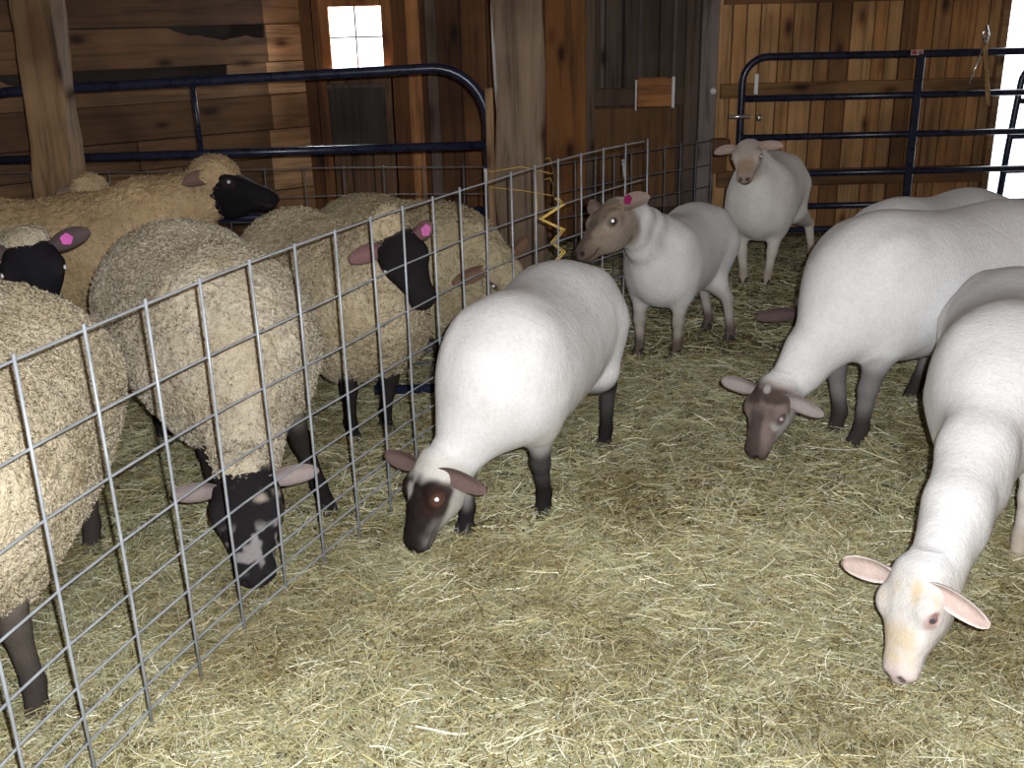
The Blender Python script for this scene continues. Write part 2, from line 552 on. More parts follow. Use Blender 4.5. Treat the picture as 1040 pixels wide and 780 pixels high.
def sheep(label, group, F0, hd, S, poll, muzzle, res, leg, face, ears, wool=0.0, white=(.80, .80, .81), wcol=(.5, .43, .31),
          feet=None, fat=1.0, eyes=((.03, .018, .012), (.03, .02, .015)), tagc=None, tag_side=1, locks=0, hoofc=(.03, .026, .022),
          woolface=False, tint=None, capfwd=.02, neckfat=1.0, bowz=1.0, twist=0.0, earL=.165, legtop=.36, seed=0, upw=None, rim=(.03, .022, .02), capsz=1.0):
    """F0: ground point midway between the front feet; hd: heading on the ground; poll / muzzle: world points"""
    h = nrm((*hd, 0)); yaw = math.atan2(h[1], h[0])
    base = A([*F0, 0.]) - h * .28 * S
    R = A([[h[0], h[1], 0], [-h[1], h[0], 0], [0, 0, 1.]])
    tl = lambda w: R @ (A(w, float) - base)
    P = dict(S=S, capsz=capsz, fat=fat, woolface=woolface, capfwd=capfwd, neckfat=neckfat)
    P['poll'] = tl(poll); mz = tl(muzzle)
    P['L'] = float(np.linalg.norm(mz - P['poll'])); P['ax'] = nrm(mz - P['poll'])
    nk = nrm(P['poll'] - A([.30 * S, 0, .58 * S]))
    hint = nk + A([0, 0, .35]) if upw is None else R @ A(upw, float)
    up = nrm(hint - P['ax'] * (hint @ P['ax'])); sd = np.cross(up, P['ax'])
    pass
    # side vector must point to the animal's left when it looks ahead
    P['up'] = up; P['sd'] = sd
    if twist:
        c, s_ = math.cos(twist), math.sin(twist)
        P['up'], P['sd'] = up * c + sd * s_, sd * c - up * s_
    fh = P['ax'] + P['up']; fh[2] *= .25; P['facing'] = nrm(fh)
    P['bow'] = A([.25, 0, 1.0]) * bowz if P['poll'][2] > .5 * S else A([.3, 0, .55]) * bowz
    P['feet'] = {}
    if feet:
        for k, w in feet.items():
            q = tl((*w, 0)); P['feet'][k] = (q[0], q[1])
    P['wool'] = wool
    P['legs'] = legs_geo(P); P['neck'] = neck_chain(P)
    root = empty('sheep', tuple(base), yaw)
    tag(root, label, 'sheep', group)
    allp = np.array([P['poll'], mz, P['poll'] + P['up'] * .1, *[q for l, _ in P['legs'] for q in l]])
    lo = np.minimum(allp.min(0) - .12, [-.62 * S, -.27 * S, -.02]); hi = np.maximum(allp.max(0) + .12, [.52 * S, .27 * S, .80 * S])
    lo[2] = -.03
    V, Q, N = mesh_sdf(lambda p: body_sdf(p, P), lo, hi, res)
    # ---- coat colours
    c = np.tile(A(white), (len(V), 1))
    n1 = vnoise(V, 7, seed) * .6 + vnoise(V, 18, seed + 1) * .4
    n2 = vnoise(V, 40, seed + 2)
    wear = smooth(.1, .8, n1) * smooth(.45 * S, .25 * S, V[:, 2]) * .35
    c = mixc(c, wear, (.55, .50, .38))
    if tint: c = tint(V, c, n1, n2)
    fl = legs_sdf(V.astype(np.float32), P)
    zz = V[:, 2] / S + n1 * .035
    wl = smooth(.02, .004, fl) * smooth(legtop, legtop - .13, zz)
    c = mixc(c, wl * leg[1], leg[0])
    lowc = leg[2] if len(leg) > 2 else leg[0]
    c = mixc(c, smooth(.02, .004, fl) * smooth(.15, .07, zz) * .9, lowc)
    t, v, s = head_coords(V, P); L = P['L']
    t, v, s = t / L, v / L, s / L
    wh = smooth(.045, .008, head_sdf(V.astype(np.float32), P)) * smooth(-.10, .06, t)
    fc = face(t, v, np.abs(s), s, n1, n2)
    lid = smooth(.115, .070, np.sqrt((t - .395) ** 2 + ((v - .078) * 1.25) ** 2 + (np.abs(s) - .27) ** 2))
    fc = mixc(fc, lid * .85, rim)
    nost = smooth(.055, .03, np.sqrt((t - .965) ** 2 + (v - .045) ** 2 + (np.abs(s) - .075) ** 2))
    fc = mixc(fc, nost * .85, (.02, .014, .012))
    mouth = smooth(.03, .012, np.abs(v + .075)) * smooth(.70, .78, t)
    fc = mixc(fc, mouth * .6, (.05, .03, .025))
    c = c * (1 - wh[:, None]) + fc * wh[:, None]
    link('body', fast_mesh('body', V, Q, c), M['shorn'], root)
    # ---- ears
    for sd_, (droop, back) in ((1, ears['l']), (-1, ears['r'])):
        EV, EF, EC, tip, fcv, ed = ear_mesh(P, sd_, droop, back, ears['out'], ears['in'], earL, ears.get('w', .078))
        mb = MB(); mb.v = [tuple(x) for x in EV]; mb.f = EF; mb.c = EC
        eo = mb.build('ear', M['shorn'], root, True)
        if tagc is not None and sd_ == tag_side:
            tg = MB(); ctr = tip + fcv * .010
            vz = nrm(A([0, 0, 1.]) - ed * ed[2] * .5); vz = nrm(vz - fcv * (vz @ fcv)); vx = np.cross(vz, fcv)
            k = 14
            for off, rr in ((0, 0.021), (.007, .009)):
                o = len(tg.v); vs = []
                for zf in (0, .004):
                    for j in range(k):
                        an = 2 * math.pi * j / k
                        wob = 1 + .12 * math.cos(5 * an)
                        vs.append(ctr + fcv * (off + zf) + rr * wob * (math.cos(an) * vx + math.sin(an) * vz))
                fs = [tuple(range(k - 1, -1, -1)), tuple(range(k, 2 * k))] + [(j, (j + 1) % k, k + (j + 1) % k, k + j) for j in range(k)]
                tg.add(vs, fs, tagc)
            to = tg.build('ear_tag', M['tagm'], root)
            to['label'] = 'pink round ear tag'
    # ---- eyes
    for sd_ in (1, -1):
        ec = P['poll'] + P['ax'] * .385 * L + P['up'] * .078 * L + P['sd'] * sd_ * .272 * L
        pd = nrm(P['sd'] * sd_ + P['ax'] * .5 + P['up'] * .55)
        EV, EF, T = sphere_geo(ec, .056 * L, 20, 18, pd)
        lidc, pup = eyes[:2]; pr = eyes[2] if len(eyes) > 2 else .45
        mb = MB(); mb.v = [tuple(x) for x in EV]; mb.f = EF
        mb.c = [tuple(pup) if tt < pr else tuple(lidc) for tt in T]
        mb.build('eye', M['eye'], root, True)
    # ---- hooves, two toes each
    for pts, rad in P['legs']:
        mb = MB(); ft = pts[-1]
        for sg in (-1, 1):
            o = A([ft[0] - .004, ft[1] + sg * .0145, 0])
            vs = []
            for z, xs, xe, w in ((-.004, -.030, .044, .0145), (.012, -.029, .040, .0140), (.036, -.024, .022, .0125), (.045, -.016, .012, .008)):
                for (xx, yy) in ((xs, -w * .8), (xs * .4, -w), (xe * .6, -w), (xe, -w * .35), (xe, w * .35), (xe * .6, w), (xs * .4, w), (xs, w * .8)):
                    vs.append(o + A([xx, yy, z]))
            fs = [tuple(range(7, -1, -1)), tuple(range(24, 32))]
            for r_ in range(3):
                for j in range(8): fs.append((r_ * 8 + j, r_ * 8 + (j + 1) % 8, r_ * 8 + 8 + (j + 1) % 8, r_ * 8 + 8 + j))
            mb.add(vs, fs, hoofc)
        mb.build('hoof', M['hoof'], root, True)
    # ---- fleece
    if wool:
        lo2 = np.minimum(lo, [-.66 * S - wool, -.30 * S - wool, .05]); hi2 = np.maximum(hi, [.6 * S, .30 * S + wool, .80 * S + wool])
        fr = res * 1.15
        V, Q, N = mesh_sdf(lambda p: fleece_sdf(p, P), lo2, hi2, fr)
        wx = V + np.stack([vnoise(V, 22, 5), vnoise(V, 22, 6), vnoise(V, 22, 7)], 1) * .016
        n1 = np.abs(vnoise(wx, 46, seed + 5)); n2 = vnoise(V, 75, seed + 6); n3 = vnoise(V, 6, seed + 7)
        d = (.4 - n1) * .013 + n2 * .004 + n3 * .014
        V2 = V + N * d[:, None]
        cc = np.tile(A(wcol), (len(V), 1))
        tone = 1 + .16 * vnoise(V, 5, seed + 9) + .12 * (0.5 - n1) + .10 * vnoise(V, 60, seed + 12)
        cc = cc * tone[:, None]
        cc = mixc(cc, smooth(.2, .8, vnoise(V, 9, seed + 20)) * .35, A(wcol) * A([.72, .66, .55]))
        # locks of wool standing off the surface
        if locks:
            k = rng.integers(0, len(V2), locks)
            B = V2[k] + (rng.random((locks, 3)) - .5) * fr; n0 = N[k]
            rd = rng.normal(size=(locks, 3)); tg = np.cross(n0, rd); tg /= np.linalg.norm(tg, axis=1)[:, None] + 1e-9
            fld = np.stack([vnoise(B, 14, 31), vnoise(B, 14, 32), vnoise(B, 14, 33)], 1)
            dr = n0 * (.30 + .3 * rng.random((locks, 1))) + tg * .8 + fld * .6 + A([0, 0, -.35])
            dr /= np.linalg.norm(dr, axis=1)[:, None]
            ln = (.008 + .010 * rng.random(locks))[:, None]
            wv = np.cross(dr, rng.normal(size=(locks, 3))); wv /= np.linalg.norm(wv, axis=1)[:, None] + 1e-9
            b2 = np.cross(dr, wv)
            LV = []
            for ti, wd in ((-.15, .0011), (.3, .0014), (.65, .0011), (1.0, .0003)):
                cu = (math.sin(ti * 6) * b2 * .005 + n0 * (-.006 * ti * ti))
                LV.append(B + dr * ln * ti + cu - wv * wd); LV.append(B + dr * ln * ti + cu + wv * wd)
            LV = np.stack(LV, 1)
            o = len(V2) + np.arange(locks)[:, None] * 8
            LQ = np.concatenate([np.stack([o[:, 0] + 2 * j, o[:, 0] + 2 * j + 1, o[:, 0] + 2 * j + 3, o[:, 0] + 2 * j + 2], 1) for j in range(3)])
            lc = cc[k] * (.95 + .16 * rng.random((locks, 1)))
            cc = np.concatenate([cc, np.repeat(lc, 8, 0)])
            V2 = np.concatenate([V2, LV.reshape(-1, 3)]); Q = np.concatenate([Q, LQ])
        fo = link('fleece', fast_mesh('fleece', V2, Q, cc), M['wool'], root)
        fo['label'] = 'thick curly cream fleece'
    return root

# ---- face patterns: return n x 3 colours from head coordinates (t 0 poll .. 1 muzzle, v up, a = |s|, s)
def face_mask(dark, light, mid):
    def f(t, v, a, s, n1, n2):
        c = np.tile(A(dark), (len(t), 1)) * (1 + .3 * n2[:, None])
        c = mixc(c, smooth(-.10, .02, -v + .05 * n2 + .06 * n1) * smooth(.98, .84, t) * smooth(.05, .11, a) * .8, mid)            # grey sides of the muzzle
        c = mixc(c, smooth(.30, .18, t + n1 * .08 + n2 * .03), light)                             # pale forehead
        bl = smooth(.13, .05, np.hypot(t - .40, (s + .10) * 1.2) + n2 * .03) * smooth(.0, .08, v)
        c = mixc(c, bl * .9, light)                                                               # pale patch between the eyes
        ey = smooth(.24, .15, np.hypot(t - .42, (v - .05) * 1.1) + n2 * .03) * smooth(.10, .18, a)
        c = mixc(c, ey * .85, A(dark) * A([1.35, 1.0, .9]))
        ck = smooth(.05, .16, -(v + .0) + n1 * .05 + n2 * .02) * smooth(.80, .55, t + .06 * n2)   # pale cheek and jaw
        c = mixc(c, ck * .95, light)
        return c
    return f

def face_grey(base, nose, around=(.05, .04, .035), light=(.6, .57, .55), k=.7):
    def f(t, v, a, s, n1, n2):
        c = np.tile(A(base), (len(t), 1)) * (1 + .35 * n1[:, None] + .15 * n2[:, None])
        c = mixc(c, smooth(.15, .07, a + .03 * n2) * smooth(.25, .5, t) * smooth(.0, .08, v) * .8, nose)      # dark nose bridge
        c = mixc(c, smooth(.72, .98, t + n2 * .05) * .8, nose)
        c = mixc(c, smooth(.17, .08, np.hypot(t - .17, (a - .14) * .8) + .05 * n2) * smooth(-.05, .08, v) * k, around)
        c = mixc(c, smooth(.0, .13, -v + .03 + n1 * .06 + n2 * .03) * smooth(.95, .62, t) * .75, light)
        c = mixc(c, smooth(.16, .09, np.hypot(t - .44, (v - .04) * 1.2) + .03 * n2) * smooth(.12, .2, a) * .6, light)
        c = mixc(c, smooth(.07, .03, np.hypot(t - .09, s - .03) + .02 * n2) * smooth(0, .1, v) * .8, light)
        return c
    return f

def face_white(base, nose, patch):
    def f(t, v, a, s, n1, n2):
        c = np.tile(A(base), (len(t), 1)) * (1 + .06 * n2[:, None])
        c = mixc(c, smooth(-.15, .45, n1 + .4 * n2) * smooth(.0, .1, v) * smooth(.45, .25, t) * smooth(-.02, .1, t) * .75, patch)   # tan crown
        c = mixc(c, smooth(-.2, .3, n1 + .3 * n2 + .2) * smooth(.16, .08, np.abs(a - .06)) * smooth(.42, .6, t) * smooth(.95, .8, t) * smooth(-.02, .06, v) * .65, patch)
        c = mixc(c, smooth(.80, .98, t) * .7, nose)
        return c
    return f

def face_dark(col):
    def f(t, v, a, s, n1, n2):
        c = np.tile(A(col), (len(t), 1)) * (1 + .35 * n1[:, None])
        return c
    return f

def face_spot(t, v, a, s, n1, n2):
    c = np.tile(A([.018, .016, .018]), (len(t), 1))
    c = mixc(c, smooth(.05, .35, n1 + n2 * .35) * smooth(.75, .5, t) * smooth(.0, .06, v) * .8, (.42, .37, .30))
    c = mixc(c, smooth(.12, .32, n2 + .1) * smooth(.45, .6, t) * smooth(.95, .8, t) * .65, (.40, .38, .38))
    c = mixc(c, smooth(.02, .14, -v) * smooth(.75, .5, t) * .4, (.25, .2, .16))
    return c

SHINE = (.95, .95, 1.0)  # flash eye-shine, painted as a pale pupil colour
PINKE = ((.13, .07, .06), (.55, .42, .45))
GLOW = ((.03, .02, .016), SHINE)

def scratch(V, c, n1, n2):
    w = smooth(.012, .003, np.abs(V[:, 2] - .50 + .06 * (V[:, 0] + .1) + .004 * n2)) * smooth(-.20, -.16, V[:, 0]) * smooth(.02, -.02, V[:, 0]) * (V[:, 1] > .1)
    return mixc(c, w * .35, (.75, .32, .28))

def build_sheep():
    SH = 'shorn sheep on the hay'; WO = 'woolly sheep crowded in the left pen'
    D = (.016, .013, .013)
    # near the middle, grazing by the wire panel
    sheep('shorn white sheep with black-masked face grazing beside the wire fence panel', SH,
          (-.03, 3.12), (-.36, -.93), 1.04, (-.235, 2.985, .30), (-.325, 2.865, .035), .006,
          (D, .95), face_mask((.026, .020, .019), (.68, .66, .62), (.21, .19, .185)),
          dict(l=(.45, .0), r=(-.45, .10), out=(.16, .11, .095), **{'in': (.22, .15, .14)}),
          feet=dict(fl=(.10, 3.18), fr=(-.165, 3.06), hl=(.36, 3.73), hr=(.10, 3.80)), eyes=((.10, .05, .03), SHINE), upw=(-.80, -.52, .25), rim=(.12, .06, .04), fat=1.06, seed=3)
    # right middle, grazing
    sheep('shorn white sheep with mottled brown-grey face grazing in front of another shorn back', SH,
          (1.36, 3.80), (-.93, -.37), 1.20, (.99, 3.585, .30), (.90, 3.51, .035), .007,
          ((.05, .036, .034), .8, (.03, .022, .02)), face_grey((.22, .17, .155), (.07, .055, .05), (.05, .036, .03), (.55, .53, .53), .8),
          dict(l=(.35, .0), r=(-.45, .08), out=(.20, .155, .14), **{'in': (.45, .40, .39)}),
          feet=dict(fl=(1.33, 3.66), fr=(1.31, 3.82), hr=(1.76, 4.20)), eyes=((.12, .09, .085), (.6, .48, .5)), rim=(.07, .05, .045), upw=(-.80, -.50, .25), fat=1.06, tint=scratch, seed=7, earL=.16)
    # right foreground, pale face
    sheep('shorn white sheep with all-pale face and pale pink ears grazing alone in the right foreground', SH,
          (1.46, 2.84), (-.46, -.89), 1.05, (1.02, 2.255, .29), (.945, 2.145, .035), .006,
          ((.62, .55, .46), .6, (.45, .38, .3)), face_white((.70, .67, .645), (.66, .50, .47), (.62, .47, .27)),
          dict(l=(.30, -.25), r=(-.40, .10), out=(.80, .74, .71), **{'in': (.76, .60, .55)}),
          feet=dict(fr=(1.30, 2.63)), eyes=((.25, .15, .15), (.06, .05, .07)), rim=(.42, .27, .24), upw=(-.93, -.36, .22), seed=12, earL=.155, hoofc=(.3, .24, .18))
    # standing, side on, facing the panel
    sheep('shorn white sheep with grey-brown head standing with its nose to the fence end', SH,
          (.74, 4.87), (-.47, -.88), .92, (.50, 4.56, .80), (.31, 4.39, .615), .008,
          ((.30, .24, .20), .75, (.09, .06, .05)), face_grey((.27, .215, .165), (.12, .09, .075), (.20, .14, .10), (.36, .31, .26), .5),
          dict(l=(-.1, .55), r=(-.25, .35), out=(.30, .25, .20), **{'in': (.34, .26, .22)}),
          feet=dict(fl=(.82, 4.84), fr=(.64, 4.87), hl=(1.13, 5.06), hr=(1.06, 5.29)), eyes=GLOW, tagc=(.32, .02, .12), tag_side=1, upw=(-.35, .05, .9), seed=16, neckfat=.88, rim=(.10, .065, .045))
    # far, facing the camera
    sheep('small shorn sheep with tan nose standing before the barn gate, staring ahead', SH,
          (1.54, 6.24), (-.36, -.93), 1.02, (1.405, 6.03, .875), (1.345, 5.84, .70), .009,
          ((.60, .52, .44), .5, (.45, .37, .3)), face_white((.56, .50, .45), (.30, .20, .18), (.40, .26, .14)),
          dict(l=(-.10, .15), r=(.0, .15), out=(.60, .50, .44), **{'in': (.55, .42, .37)}, w=.056),
          feet=dict(fr=(1.47, 6.26), fl=(1.60, 6.21), hl=(2.06, 6.86), hr=(1.82, 6.93)), eyes=GLOW, white=(.86, .84, .81), rim=(.3, .2, .16), seed=20, neckfat=.9, earL=.15)
    # behind the right grazing one
    sheep('shorn sheep mostly hidden behind the brown-grey-faced grazer, only its back and dark ear showing', SH,
          (1.76, 4.68), (-.84, -.54), 1.05, (1.41, 4.62, .315), (1.43, 4.49, .05), .010,
          ((.06, .045, .04), .85), face_dark((.05, .04, .038)),
          dict(l=(.0, .1), r=(-.1, .12), out=(.10, .075, .075), **{'in': (.16, .11, .11)}), seed=25, upw=(-.15, -.8, .5), earL=.20)
    # ---------------- woolly ones
    sheep('big woolly sheep with black spotted face lowered to the hay behind the wire', WO,
          (-.95, 3.32), (.50, -.87), 1.14, (-.835, 2.90, .30), (-.775, 2.67, .04), .008,
          (D, .98), face_spot, dict(l=(.12, .22), r=(.15, .22), out=(.17, .13, .125), **{'in': (.36, .30, .29)}, w=.07),
          wool=.062, wcol=(.60, .53, .41), feet=dict(fl=(-.66, 3.24)), fat=1.13, locks=75000, seed=31, white=(.4, .35, .28), capfwd=-.04, upw=(.08, -.9, .4))
    sheep('woolly sheep at the near end of the pen, only its flank and dark legs showing', WO,
          (-1.40, 2.20), (.16, -.98), 1.14, (-1.62, 1.72, .30), (-1.70, 1.58, .06), .009,
          ((.04, .032, .03), .9), face_dark((.03, .026, .026)), dict(l=(.1, .1), r=(.1, .1), out=(.1, .08, .08), **{'in': (.2, .15, .14)}),
          wool=.075, wcol=(.60, .52, .38), feet=dict(fl=(-1.20, 2.14), hl=(-1.39, 3.00)), fat=1.08, locks=75000, seed=36, white=(.4, .35, .28))
    sheep('woolly sheep with dark face and pink ear tag peering over the nearest flank', WO,
          (-2.05, 3.95), (.70, -.70), 1.06, (-1.75, 3.70, .865), (-1.64, 3.48, .64), .009,
          ((.04, .032, .03), .9), face_dark((.014, .013, .016)), dict(l=(-.35, .35), r=(-.2, .3), out=(.05, .04, .045), **{'in': (.12, .09, .09)}),
          wool=.06, wcol=(.58, .52, .40), fat=1.0, locks=24000, seed=41, white=(.4, .35, .28), eyes=GLOW, tagc=(.62, .05, .42), tag_side=1, capfwd=.0, upw=(.35, -.8, .55))
    sheep('tawny woolly sheep with raised black head looking sideways across the pen', WO,
          (-2.00, 4.99), (1.0, -.05), 1.04, (-1.43, 4.98, .90), (-1.10, 4.91, .815), .010,
          ((.04, .032, .03), .9), face_dark((.014, .013, .015)), dict(l=(.1, .6), r=(.1, .5), out=(.12, .08, .07), **{'in': (.22, .14, .12)}),
          wool=.062, wcol=(.60, .44, .26), fat=1.0, locks=34000, seed=46, white=(.4, .35, .28), eyes=((.03, .02, .018), (.5, .55, .6)), capfwd=.06, capsz=1.5, neckfat=1.25)
    sheep('woolly sheep at the back by the leaning post, only its fluffy crown showing', WO,
          (-2.36, 5.57), (1.0, -.04), .82, (-2.17, 5.36, .82), (-2.10, 5.22, .62), .012,
          ((.04, .032, .03), .9), face_dark((.10, .07, .05)), dict(l=(-.1, .2), r=(-.1, .2), out=(.14, .10, .08), **{'in': (.25, .17, .13)}),
          wool=.055, wcol=(.62, .48, .30), locks=9000, seed=51, white=(.4, .35, .28), capfwd=.05, capsz=1.55, earL=.12)
    sheep('woolly sheep with black face and pink tag turned towards the wire, between two fleeces', WO,
          (-.57, 3.99), (.60, -.80), 1.05, (-.425, 3.70, .87), (-.30, 3.60, .63), .009,
          (D, .98), face_dark((.015, .013, .014)), dict(l=(.1, .30), r=(.0, .30), out=(.10, .06, .06), **{'in': (.22, .12, .12)}),
          wool=.06, wcol=(.50, .42, .29), feet=dict(fr=(-.655, 3.86), fl=(-.535, 3.97)), fat=.98, locks=48000, earL=.125, seed=56, white=(.4, .35, .28),
          eyes=((.03, .02, .018), (.7, .7, .85)), tagc=(.62, .16, .42), tag_side=1, capfwd=-.16, upw=(.10, -.62, .72), twist=0)
    sheep('woolly-faced sheep with head low behind the black-faced one, near the gate end', WO,
          (-.25, 4.57), (.72, -.69), 1.04, (-.07, 4.36, .63), (.07, 4.28, .42), .010,
          (D, .9), face_dark((.36, .29, .2)), dict(l=(.0, .3), r=(.1, .3), out=(.16, .10, .06), **{'in': (.2, .12, .08)}),
          wool=.055, wcol=(.45, .38, .25), fat=.95, locks=30000, seed=61, white=(.4, .35, .28), woolface=True, upw=(.3, -.75, .5), eyes=GLOW)

# ------------------------------------------------------------------ fences and gates
def wire_panel(name, label, group, path, rows, zmax, spacing, rv, rh, mat, start=0.0, sag=0.004):
    P = A(path, float); seg = np.linalg.norm(np.diff(P, axis=0), axis=1); cum = np.concatenate([[0], np.cumsum(seg)])
    L = cum[-1]
    at = lambda s: A([np.interp(s, cum, P[:, 0]), np.interp(s, cum, P[:, 1])])
    root = empty(name, (P[0][0], P[0][1], 0)); off = A([P[0][0], P[0][1], 0])
    tag(root, label, 'fence', group)
    ns = int((L - start) / spacing + 1e-3) + 1
    for z in rows:
        pts = [A([*at(s), z + sag * math.sin(s * 3.1 + z * 9)]) - off for s in np.linspace(0, L, ns * 2 + 1)]
        mb = MB(); mb.tube(pts, rh, 6); mb.build('horizontal_wire', mat, root, True)
    for i in range(ns):
        s = start + i * spacing
        s = min(s, L)
        q = at(s); tdir = nrm(at(min(s + .01, L)) - at(max(s - .01, 0))); nn = A([tdir[1], -tdir[0], 0]) * (rv + rh) * .75
        x = .004 * math.sin(i * 2.3)
        pts = [A([q[0] + x * k, q[1], z]) + nn - off for k, z in ((0, -.02), (1, .35), (.5, .7), (0, zmax + .012))]
        mb = MB(); mb.tube(pts, rv, 7); mb.build('vertical_wire', mat, root, True)
    return root

def arc(c, r, a0, a1, n, ux, uz):
    return [A(c) + r * (math.cos(a) * A(ux) + math.sin(a) * A(uz)) for a in np.linspace(a0, a1, n)]

def build_fences():
    rows = [1.02, .83, .67, .51, .38, .27, .19, .12, .05]
    path = [(-1.03, 1.50), (-1.0, 1.70), (-.96, 1.876), (-.893, 2.10), (-.815, 2.33), (-.735, 2.546), (-.648, 2.742), (-.564, 2.937), (-.475, 3.125),
            (-.393, 3.325), (-.308, 3.500), (-.223, 3.682), (-.137, 3.868), (-.042, 4.040), (.052, 4.216), (.150, 4.38), (.253, 4.553), (.36, 4.712), (.473, 4.875), (.589, 5.03), (.695, 5.165)]
    cum = np.concatenate([[0], np.cumsum(np.linalg.norm(np.diff(A(path), axis=0), axis=1))])
    wire_panel('wire_fence_panel', 'long galvanised wire mesh panel dividing the woolly sheep from the shorn ones', 'wire mesh panels', path, rows, 1.02,
               (cum[-1] - cum[2]) / 18, .0040, .0034, M['zinc'], start=cum[2] - 2 * (cum[-1] - cum[2]) / 18 + .0)
    r2 = [.80, .64, .49, .36, .25, .16, .09, .04]
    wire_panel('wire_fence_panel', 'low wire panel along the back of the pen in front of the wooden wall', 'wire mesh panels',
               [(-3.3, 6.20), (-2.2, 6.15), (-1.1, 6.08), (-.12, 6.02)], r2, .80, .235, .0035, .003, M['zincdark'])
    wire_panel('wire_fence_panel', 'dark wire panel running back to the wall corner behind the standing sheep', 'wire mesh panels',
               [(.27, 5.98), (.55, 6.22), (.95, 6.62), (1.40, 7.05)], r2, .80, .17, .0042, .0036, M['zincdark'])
    # --- gate on the left
    g = empty('tube_gate', (-3.3, 5.93, 0)); o = A([-3.3, 5.93, 0])
    tag(g, 'blue-black tubular gate with rounded corner behind the woolly sheep', 'gate', 'tubular farm gates')
    mb = MB(); R = .30; xr = -.10
    def zt(x): return 1.285 + .065 * (x + 2.75) / 2.2
    pts = [(-3.2, 5.93, .12), (-3.2, 5.93, .9), (-3.17, 5.93, 1.15), (-3.05, 5.93, 1.25), (-2.75, 5.93, zt(-2.75)), (-1.6, 5.93, zt(-1.6)), (xr - R, 5.93, zt(xr - R))]
    zc = zt(xr - R) - R
    pts += [tuple(p) for p in arc((xr - R, 5.93, zc), R, math.pi / 2 * .9, 0, 9, (1, 0, 0), (0, 0, 1))]
    pts += [(xr, 5.93, .5), (xr, 5.93, .10)]
    mb.tube([A(p) - o for p in pts], .027, 12); mb.build('frame', M['gate'], g, True)
    for z in (.93, .56, .18):
        m2 = MB(); m2.tube([A((-3.2, 5.93, z - .02)) - o, A((xr, 5.93, z)) - o], .024, 10); m2.build('rail', M['gate'], g, True)
    m2 = MB(); m2.tube([A((-1.73, 5.93, .92)) - o, A((-1.735, 5.93, 1.31)) - o], .014, 8); m2.build('brace', M['gate'], g, True)
    tb = MB(); tb.tube([A((xr, 5.93, z)) - o for z in (.70, .74, .80)], [.030, .032, .030], 12); w = tb.build('tie_band', M['white'], g, True); w['label'] = 'white tie band round the gate end'
    # --- gate on the right
    g = empty('tube_gate', (1.655, 7.40, 0)); o = A([1.655, 7.4, 0])
    tag(g, 'black six-bar tubular gate standing against the pine wall', 'gate', 'tubular farm gates')
    xl, xr2, zt2, R = 1.655, 4.6, 1.31, .17
    mb = MB()
    pts = [(xl, 7.4, .08), (xl, 7.4, .6), (xl, 7.4, zt2 - R)] + [tuple(p) for p in arc((xl + R, 7.4, zt2 - R), R, math.pi * .92, math.pi / 2, 7, (1, 0, 0), (0, 0, 1))]
    pts += [(3.0, 7.4, zt2 - .005), (xr2 - R, 7.4, zt2)] + [tuple(p) for p in arc((xr2 - R, 7.4, zt2 - R), R, math.pi / 2 * .9, 0, 7, (1, 0, 0), (0, 0, 1))] + [(xr2, 7.4, .08)]
    mb.tube([A(p) - o for p in pts], .025, 12); mb.build('frame', M['gate'], g, True)
    for z in (1.032, .765, .505, .27, .10):
        m2 = MB(); m2.tube([A((xl, 7.4, z)) - o, A((xr2, 7.4, z)) - o], .022, 10); m2.build('rail', M['gate'], g, True)
    m2 = MB(); m2.box(A((2.876, 7.385, .70)) - o, (.055, .03, 1.22), bev=.006); m2.build('brace', M['gate'], g)
    st = MB(); st.box(A((2.84, 7.372, 1.315)) - o, (.085, .004, .034), (.55, .5, .5)); st.box(A((2.82, 7.369, 1.315)) - o, (.035, .004, .026), (.4, .05, .05)); st.box(A((2.862, 7.369, 1.315)) - o, (.028, .004, .02), (.35, .12, .12))
    s_ = st.build('sticker', M['sticker'], g); s_['label'] = 'small red and white sticker'
    la = MB(); la.tube([A((xl - .09, 7.372, .915)) - o, A((xl + .06, 7.372, .915)) - o], .014, 8); la.tube([A((xl + .11, 7.372, .905)) - o, A((xl + .135, 7.372, .905)) - o], .022, 8)
    l_ = la.build('latch', M['steel'], g, True); l_['label'] = 'bright steel latch'
    hi_ = MB(); hi_.box(A((xl + .09, 7.375, 1.13)) - o, (.028, .012, .14), bev=.004); h_ = hi_.build('hinge_strap', M['white'], g); h_['label'] = 'pale metal strap'
    # --- second gate seen through the doorway
    g = empty('tube_gate', (3.70, 7.65, 0)); o = A([3.70, 7.65, 0])
    tag(g, 'grey-blue tube gate with rounded top standing in the bright doorway', 'gate', 'tubular farm gates')
    mb = MB(); xl = 3.72; zt3 = 1.22; R = .15; xr3 = 4.9
    pts = [(xl - .05, 7.65, .08), (xl - .03, 7.65, .6), (xl, 7.65, zt3 - R)] + [tuple(p) for p in arc((xl + R, 7.65, zt3 - R), R, math.pi * .92, math.pi / 2, 7, (1, 0, 0), (0, 0, 1))]
    pts += [(xr3 - R, 7.65, zt3)] + [tuple(p) for p in arc((xr3 - R, 7.65, zt3 - R), R, math.pi / 2 * .9, 0, 7, (1, 0, 0), (0, 0, 1))] + [(xr3, 7.65, .08)]
    mb.tube([A(p) - o for p in pts], .024, 12); mb.build('frame', M['gate'], g, True)
    for z in (.95, .70, .45, .2):
        m2 = MB(); m2.tube([A((xl - .02, 7.65, z)) - o, A((xr3, 7.65, z)) - o], .02, 10); m2.build('rail', M['gate'], g, True)
    # --- rope and snap on the right gate
    t = empty('lead_rope', (3.30, 7.36, 1.35)); o = A([3.30, 7.36, 1.35])
    tag(t, 'frayed brown rope with steel snap hanging from the top gate bar by the doorway', 'rope')
    mb = MB()
